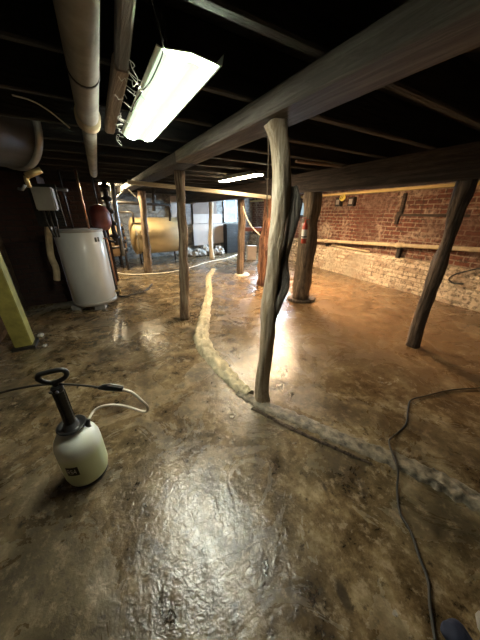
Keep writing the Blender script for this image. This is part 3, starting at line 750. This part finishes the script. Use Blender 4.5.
panel('white_board', 193, 209.5, 224, 245, 'card_white', 'large lower left pinkish white board at the far wall', 'board', .14, .05, 'pinkish white boards')
panel('white_board', 210.5, 221, 214, 223.5, 'card_white', 'upper right pinkish white board behind the thin pale pole', 'board', .12, .04, 'pinkish white boards')
panel('white_board', 210.5, 224, 224, 243, 'card_white', 'lower right pinkish white board behind the thin pale pole', 'board', .14, .05, 'pinkish white boards')
panel('grey_plank', 171, 177, 196, 222, 'card_white', 'whitish upright plank left of the scarred slim post, far wall', 'plank', .08, .03, 'upright planks on the far wall')
panel('grey_plank', 185, 191, 196, 224, 'grey_board', 'grey upright plank just left of the brown board panel', 'plank', .08, .03, 'upright planks on the far wall')
panel('dark_cabinet', 223.5, 234.5, 224, 252, 'joist', 'dark low cabinet below the grey framed mirror-like pane', 'cabinet', .30, .28, z0=0)
# window_3 on the far wall
a = FP(223.5, 208, .02); b2 = FP(236, 208, .02); zt = FP(230, 195, .02).z; zb = FP(230, 222, .02).z; L = (b2 - a).length
f = bmesh.new(); t_ = .05
box(f, 0, L, -.04, .0, 0, t_); box(f, 0, L, -.04, .0, zt - zb - t_, zt - zb); box(f, 0, t_, -.04, 0, 0, zt - zb); box(f, L - t_, L, -.04, 0, 0, zt - zb)
w3 = struct(obj('window_3', f, 'grey_metal', loc=(a.x, a.y, zb), rot=(0, 0, aF)))
obj('pane', B(t_, L - t_, -.02, -.012, t_, zt - zb - t_), 'glass_dull', w3)
# rubble heap along the far wall
random.seed(11)
bm = bmesh.new(); fn = Vector((FD.y, -FD.x, 0))
a = FP(186, 250, .42); b2 = FP(221, 252, .42); a.z = b2.z = 0
for k in range(90):
    f_ = random.random(); p = a.lerp(b2, f_) + fn * random.uniform(-.08, .3); s_ = random.uniform(.05, .13)
    hh = max(0, .22 - .5 * abs(random.random() - .4)); r = bmesh.ops.create_icosphere(bm, subdivisions=1, radius=s_)
    for v in r['verts']:
        v.co = Vector((v.co.x * random.uniform(.8, 1.3), v.co.y * random.uniform(.8, 1.3), v.co.z * .7)) + p + Vector((0, 0, s_ * .5 + hh * random.random()))
o = obj('rubble_heap', bm, 'rubble'); tag(o, 'heap of pale broken rubble along the foot of the far wall', 'rubble', kind='stuff')
# carton and shelf between posts
pc = on_y(251, 251, 7.6)
o = obj('small_carton', B(-.12, .16, -.1, .1, 0, .42, bev=.006), 'card_white', loc=(.33, 7.6, 0), rot=(0, 0, .2)); tag(o, 'pale carton standing between the two dark red posts at the back', 'box')
ps = on_y(251, 231, 7.3)
o = obj('work_shelf', B(-.22, .30, -.12, .14, 0, .10, bev=.006), 'maroon', loc=(ps.x, 7.3, ps.z)); o.rotation_euler = (0, 0, .1)
tag(o, 'dark maroon shelf between the dark posts at the back', 'shelf')
for dx in (-.19, .27): obj('leg', B(dx - .02, dx + .02, -.02, .02, -ps.z, 0), 'girder_dark', o)
o = obj('electrical_cable', tube(smooth_path([on_y(243, 206, 5.5), on_y(246, 216, 5.5), on_y(252, 227, 5.6), on_y(261, 236, 5.7)], 6), .010, 6), 'hose_white', smooth=True); tag(o, 'white cord swagged between the two dark red posts', 'cord')
o = obj('hanging_rope', tube(smooth_path([on_y(268, 128, 1.56), on_y(268.5, 160, 1.56), on_y(267, 200, 1.56), on_y(268, 218, 1.56)], 6), .0035, 6), 'log_brown', smooth=True); tag(o, 'thin rope hanging straight down left of the crooked log', 'rope')

# ---------- hoses and cords on the floor ----------
def floor_cord(name, pix, r, mat, label, cat='cord', z=.006):
    pts = [on_z(x, y, r * .8 + .0) for x, y in pix]
    o = obj(name, tube(smooth_path(pts, 8), r, 8), mat, smooth=True); return tag(o, label, cat)
floor_cord('garden_hose', [(98, 262), (112, 271), (128, 274.5), (150, 274), (172, 272), (192, 267), (203, 263.5), (213, 261), (224, 259), (232, 256.5), (240, 253.5)], .018, 'hose_white', 'long white hose across the floor, passing the far end of the mortar ridge', 'hose')
floor_cord('drain_hose', [(116, 295), (124, 296.5), (134, 294), (146, 290), (152, 284)], .014, 'rubber', 'dark hose lying on wet floor right of the water heater', 'hose')
ec = [(500, 386), (478, 388), (450, 390), (425, 396), (411, 400), (408, 410), (406, 424), (396, 434), (389, 441), (393, 455), (398, 470), (397, 490), (400, 513), (410, 530), (419, 556), (428, 580), (430, 605), (436, 645)]
pts = []
for x, y in ec:
    p = on_z(x, y, .006)
    if 385 <= x <= 400 and 440 <= y <= 475: p = on_z(x, y, .05)
    pts.append(p)
o = obj('extension_cord', tube(smooth_path(pts, 6), .0055, 8), 'rubber', smooth=True); tag(o, 'black extension cord snaking over the grey ledge on the right floor', 'cord')
# ---------- sprayer ----------
sx, sy = -.862, .90
t = thing('pump_sprayer', 'milky white pump sprayer with a tall black pump handle on the wet floor', 'sprayer', (sx, sy, 0), 0)
R = .106
obj('tank_body', lathe([(0, .004), (R * .80, .004), (R * .93, .018), (R * .99, .05), (R, .10), (R, .225), (R * .985, .255), (R * .9, .285), (R * .72, .315), (R * .48, .333), (R * .30, .340), (0, .342)], 48), 'milky', t, True)
obj('base_foot', lathe([(R * .7, -.004), (R * .9, -.004), (R * .93, .014), (R * .8, .014), (R * .7, -.004)], 40), 'black', t, True)
obj('funnel_collar', lathe([(.03, .335), (.046, .335), (.048, .345), (.064, .352), (.067, .360), (.062, .364), (.048, .352), (.032, .350), (.032, .38), (.0, .38)], 40), 'black', t, True)
bm = lathe([(0, .36), (.030, .36), (.027, .38), (.023, .42), (.022, .575), (.026, .58), (.026, .60), (.018, .61), (0, .61)], 24)
for k in range(8):
    an_ = k * PI / 4; box(bm, -.003, .003, .020, .026, .39, .575, Matrix.Rotation(an_, 4, 'Z'))
obj('pump_barrel', bm, 'black', t, False)
hd = [(x_ * .76, 0, (z_ - .656) * .72 + .628) for x_, z_ in [(-.072, .702), (-.062, .732), (-.02, .738), (.03, .742), (.064, .732), (.074, .704), (.058, .678), (.022, .660), (-.012, .656), (-.048, .674)]]
ha = math.radians(22)
P = smooth_path([Vector(q) for q in hd] + [Vector(hd[0])], 5)[:-1]
bm = tube(P, .0115, 12, closed=True)
cyl((0, 0, .60), (0, 0, .636), .012, 12, bm)
hobj = obj('pump_handle', bm, 'black', t, True); hobj.rotation_euler = (0, 0, ha)
bm = lathe([(0, 0), (.008, 0), (.008, .006), (0, .008)], 10, mtx=Matrix.Translation((.016, -.022, .590)) @ Matrix.Rotation(PI / 2, 4, 'X'))
bm2 = lathe([(0, 0), (.008, 0), (.008, .006), (0, .008)], 10, bm=bm, mtx=Matrix.Translation((-.012, -.024, .590)) @ Matrix.Rotation(PI / 2, 4, 'X'))
obj('bright_pin', bm, 'grey_metal', t, True)
# label wrapped on the body
def wrap(a0, a1, z0, z1, r, mat, name, par, n=8):
    bm = bmesh.new(); rows = []
    for i in range(n + 1):
        an_ = a0 + (a1 - a0) * i / n
        rows.append([bm.verts.new((r * math.cos(an_), r * math.sin(an_), z)) for z in (z0, z1)])
    for p_, q_ in zip(rows, rows[1:]): bm.faces.new((p_[0], q_[0], q_[1], p_[1]))
    bmesh.ops.recalc_face_normals(bm, faces=bm.faces)
    return obj(name, bm, mat, par)
ac = math.atan2(-sy, -sx)     # towards camera side
LA0, LA1, LZ0, LZ1 = ac - .92, ac - .38, .118, .178
lb = wrap(LA0, LA1, LZ0, LZ1, R + .0012, 'label_dark', 'front_label', t)
# lettering strokes on label (white)
def strokes(seq, u0, w, v0, h):
    bm = bmesh.new(); rr = R + .0022
    for (x0_, y0_), (x1_, y1_) in seq:
        n_ = 4; prev = None
        dx, dy = x1_ - x0_, y1_ - y0_; l_ = math.hypot(dx, dy); px_, py_ = -dy / l_ * .09, dx / l_ * .09
        for i in range(n_ + 1):
            f_ = i / n_; cur = []
            for s_ in (-1, 1):
                u = u0 + (x0_ + dx * f_ + px_ * s_) * w; v = v0 + (y0_ + dy * f_ + py_ * s_) * h
                an_ = LA0 + (LA1 - LA0) * u
                cur.append(bm.verts.new((rr * math.cos(an_), rr * math.sin(an_), LZ0 + (LZ1 - LZ0) * v)))
            if prev: bm.faces.new((prev[0], cur[0], cur[1], prev[1]))
            prev = cur
    bmesh.ops.recalc_face_normals(bm, faces=bm.faces)
    return bm
S_ = [((1, .9), (.1, .9)), ((.1, .9), (.1, .5)), ((.1, .5), (1, .5)), ((1, .5), (1, .1)), ((1, .1), (.0, .1))]
R_ = [((0, 0), (0, 1)), ((0, .95), (.9, .95)), ((.9, .95), (.9, .5)), ((.9, .5), (0, .5)), ((.3, .5), (1, 0))]
F4 = [((.75, 0), (.75, 1)), ((.75, 1), (0, .35)), ((0, .35), (1, .35))]
for seq, u0 in ((R_, .10), (S_, .36), (F4, .62)): obj('lettering', strokes(seq, u0, .19, .25, .5), 'label_white', lb)
# hose outlet
oa = math.radians(25); od = Vector((math.cos(oa), math.sin(oa), 0))
o1 = od * .066 + Vector((0, 0, .315))
obj('hose_outlet', tube([o1 - Vector((0, 0, .03)), o1 + Vector((0, 0, .02)), o1 + od * .01 + Vector((0, 0, .05))], [.014, .012, .010], 12), 'black', t, True)
S0 = Vector((sx, sy, 0))
h0 = o1 + od * .01 + Vector((0, 0, .045)) + S0
hp = [h0, on_y(94, 411, .98), on_y(103, 406, .99), on_y(116, 405, .98), on_y(130, 407.5, .96), on_y(141, 411, .94), on_y(147, 411, .93), on_y(147, 406, .925), on_y(141, 400, .92), on_y(132, 392.5, .92), on_y(123, 389.5, .92)]
obj('clear_hose', tube([p - S0 for p in smooth_path(hp, 6)], .0065, 10), 'hose_white', t, True)
g0, g1 = on_y(123, 389.5, .92), on_y(99, 387.5, .915)
w = thing('spray_wand', 'black spray wand lying through the sprayer handle towards the left', 'wand', g1)
obj('grip', tube([g0 - g1, (g0 - g1) * .7, (g0 - g1) * .3, Vector((0, 0, 0))], [.010, .012, .013, .009], 12), 'black', w, True)
obj('trigger', tube([(g0 - g1) * .15 + Vector((0, 0, .014)), (g0 - g1) * .5 + Vector((0, 0, .026)), (g0 - g1) * .95 + Vector((.01, 0, .016))], .005, 8), 'grey_metal', w, True)
wp = [Vector((0, 0, 0)), on_y(85, 385.5, .915) - g1, on_y(60, 384, .91) - g1, on_y(40, 385, .90) - g1, on_y(20, 388, .89) - g1, on_y(0, 393, .88) - g1, on_y(-30, 403, .86) - g1]
obj('wand_tube', tube(smooth_path(wp, 5), .0052, 8), 'rubber', w, True)

# ---------- bits on the floor ----------
def stone(name, px_, py_, s_, mat, label, cat='stone', flat=.6, seed=1):
    bm = bmesh.new(); bmesh.ops.create_icosphere(bm, subdivisions=2, radius=s_)
    for v in bm.verts:
        v.co *= 1 + .45 * noise.noise(v.co * (1.3 / s_) + Vector((seed, 0, 0))); v.co.z *= flat
    p = on_z(px_, py_); o = obj(name, bm, mat, loc=(p.x, p.y, s_ * flat * .6)); return tag(o, label, cat)
stone('plaster_chip', 395, 614, .009, 'rubble', 'small white plaster chip on the dark floor near the bottom edge', 'chip', .6, 2)
stone('loose_stone', 41, 336, .035, 'rubble', 'larger loose stone on the floor right of the yellow column', 'stone', .6, 3)
stone('loose_stone', 45, 346, .025, 'rubble', 'smaller loose stone nearer the sprayer, right of the yellow column', 'stone', .5, 5)
stone('pale_rock', 486, 628, .035, 'rubble', 'pale rock at the bottom right corner of the floor', 'rock', .8, 9)
# blue cloth lump
bm = bmesh.new(); bmesh.ops.create_icosphere(bm, subdivisions=4, radius=.042)
for v in bm.verts:
    v.co *= 1 + .35 * noise.noise(v.co * 22) + .12 * noise.noise(v.co * 60); v.co.z *= .55; v.co.x *= 1.1
p = on_z(456, 640); o = obj('blue_rag', bm, 'blue_cloth', smooth=True, loc=(p.x, p.y, .018)); tag(o, 'dark blue rag lying at the bottom right corner', 'rag')

# ---------- camera, world, view ----------
cam = bpy.data.cameras.new('camera'); co = bpy.data.objects.new('camera', cam); C.objects.link(co)
cam.sensor_fit = 'HORIZONTAL'; cam.sensor_width = 36; cam.lens = 36 * F / 480; cam.clip_start = .02
co.location = (0, 0, H); co.rotation_euler = (PI / 2 - PITCH, 0, 0)
sc = bpy.context.scene; sc.camera = co
wd = bpy.data.worlds.new('world'); sc.world = wd; wd.use_nodes = True
wd.node_tree.nodes['Background'].inputs[0].default_value = (.02, .02, .025, 1); wd.node_tree.nodes['Background'].inputs[1].default_value = .2
sc.view_settings.view_transform = 'Standard'; sc.view_settings.look = 'None'; sc.view_settings.gamma = 1
sc.view_settings.use_curve_mapping = False; sc.view_settings.exposure = 1.4
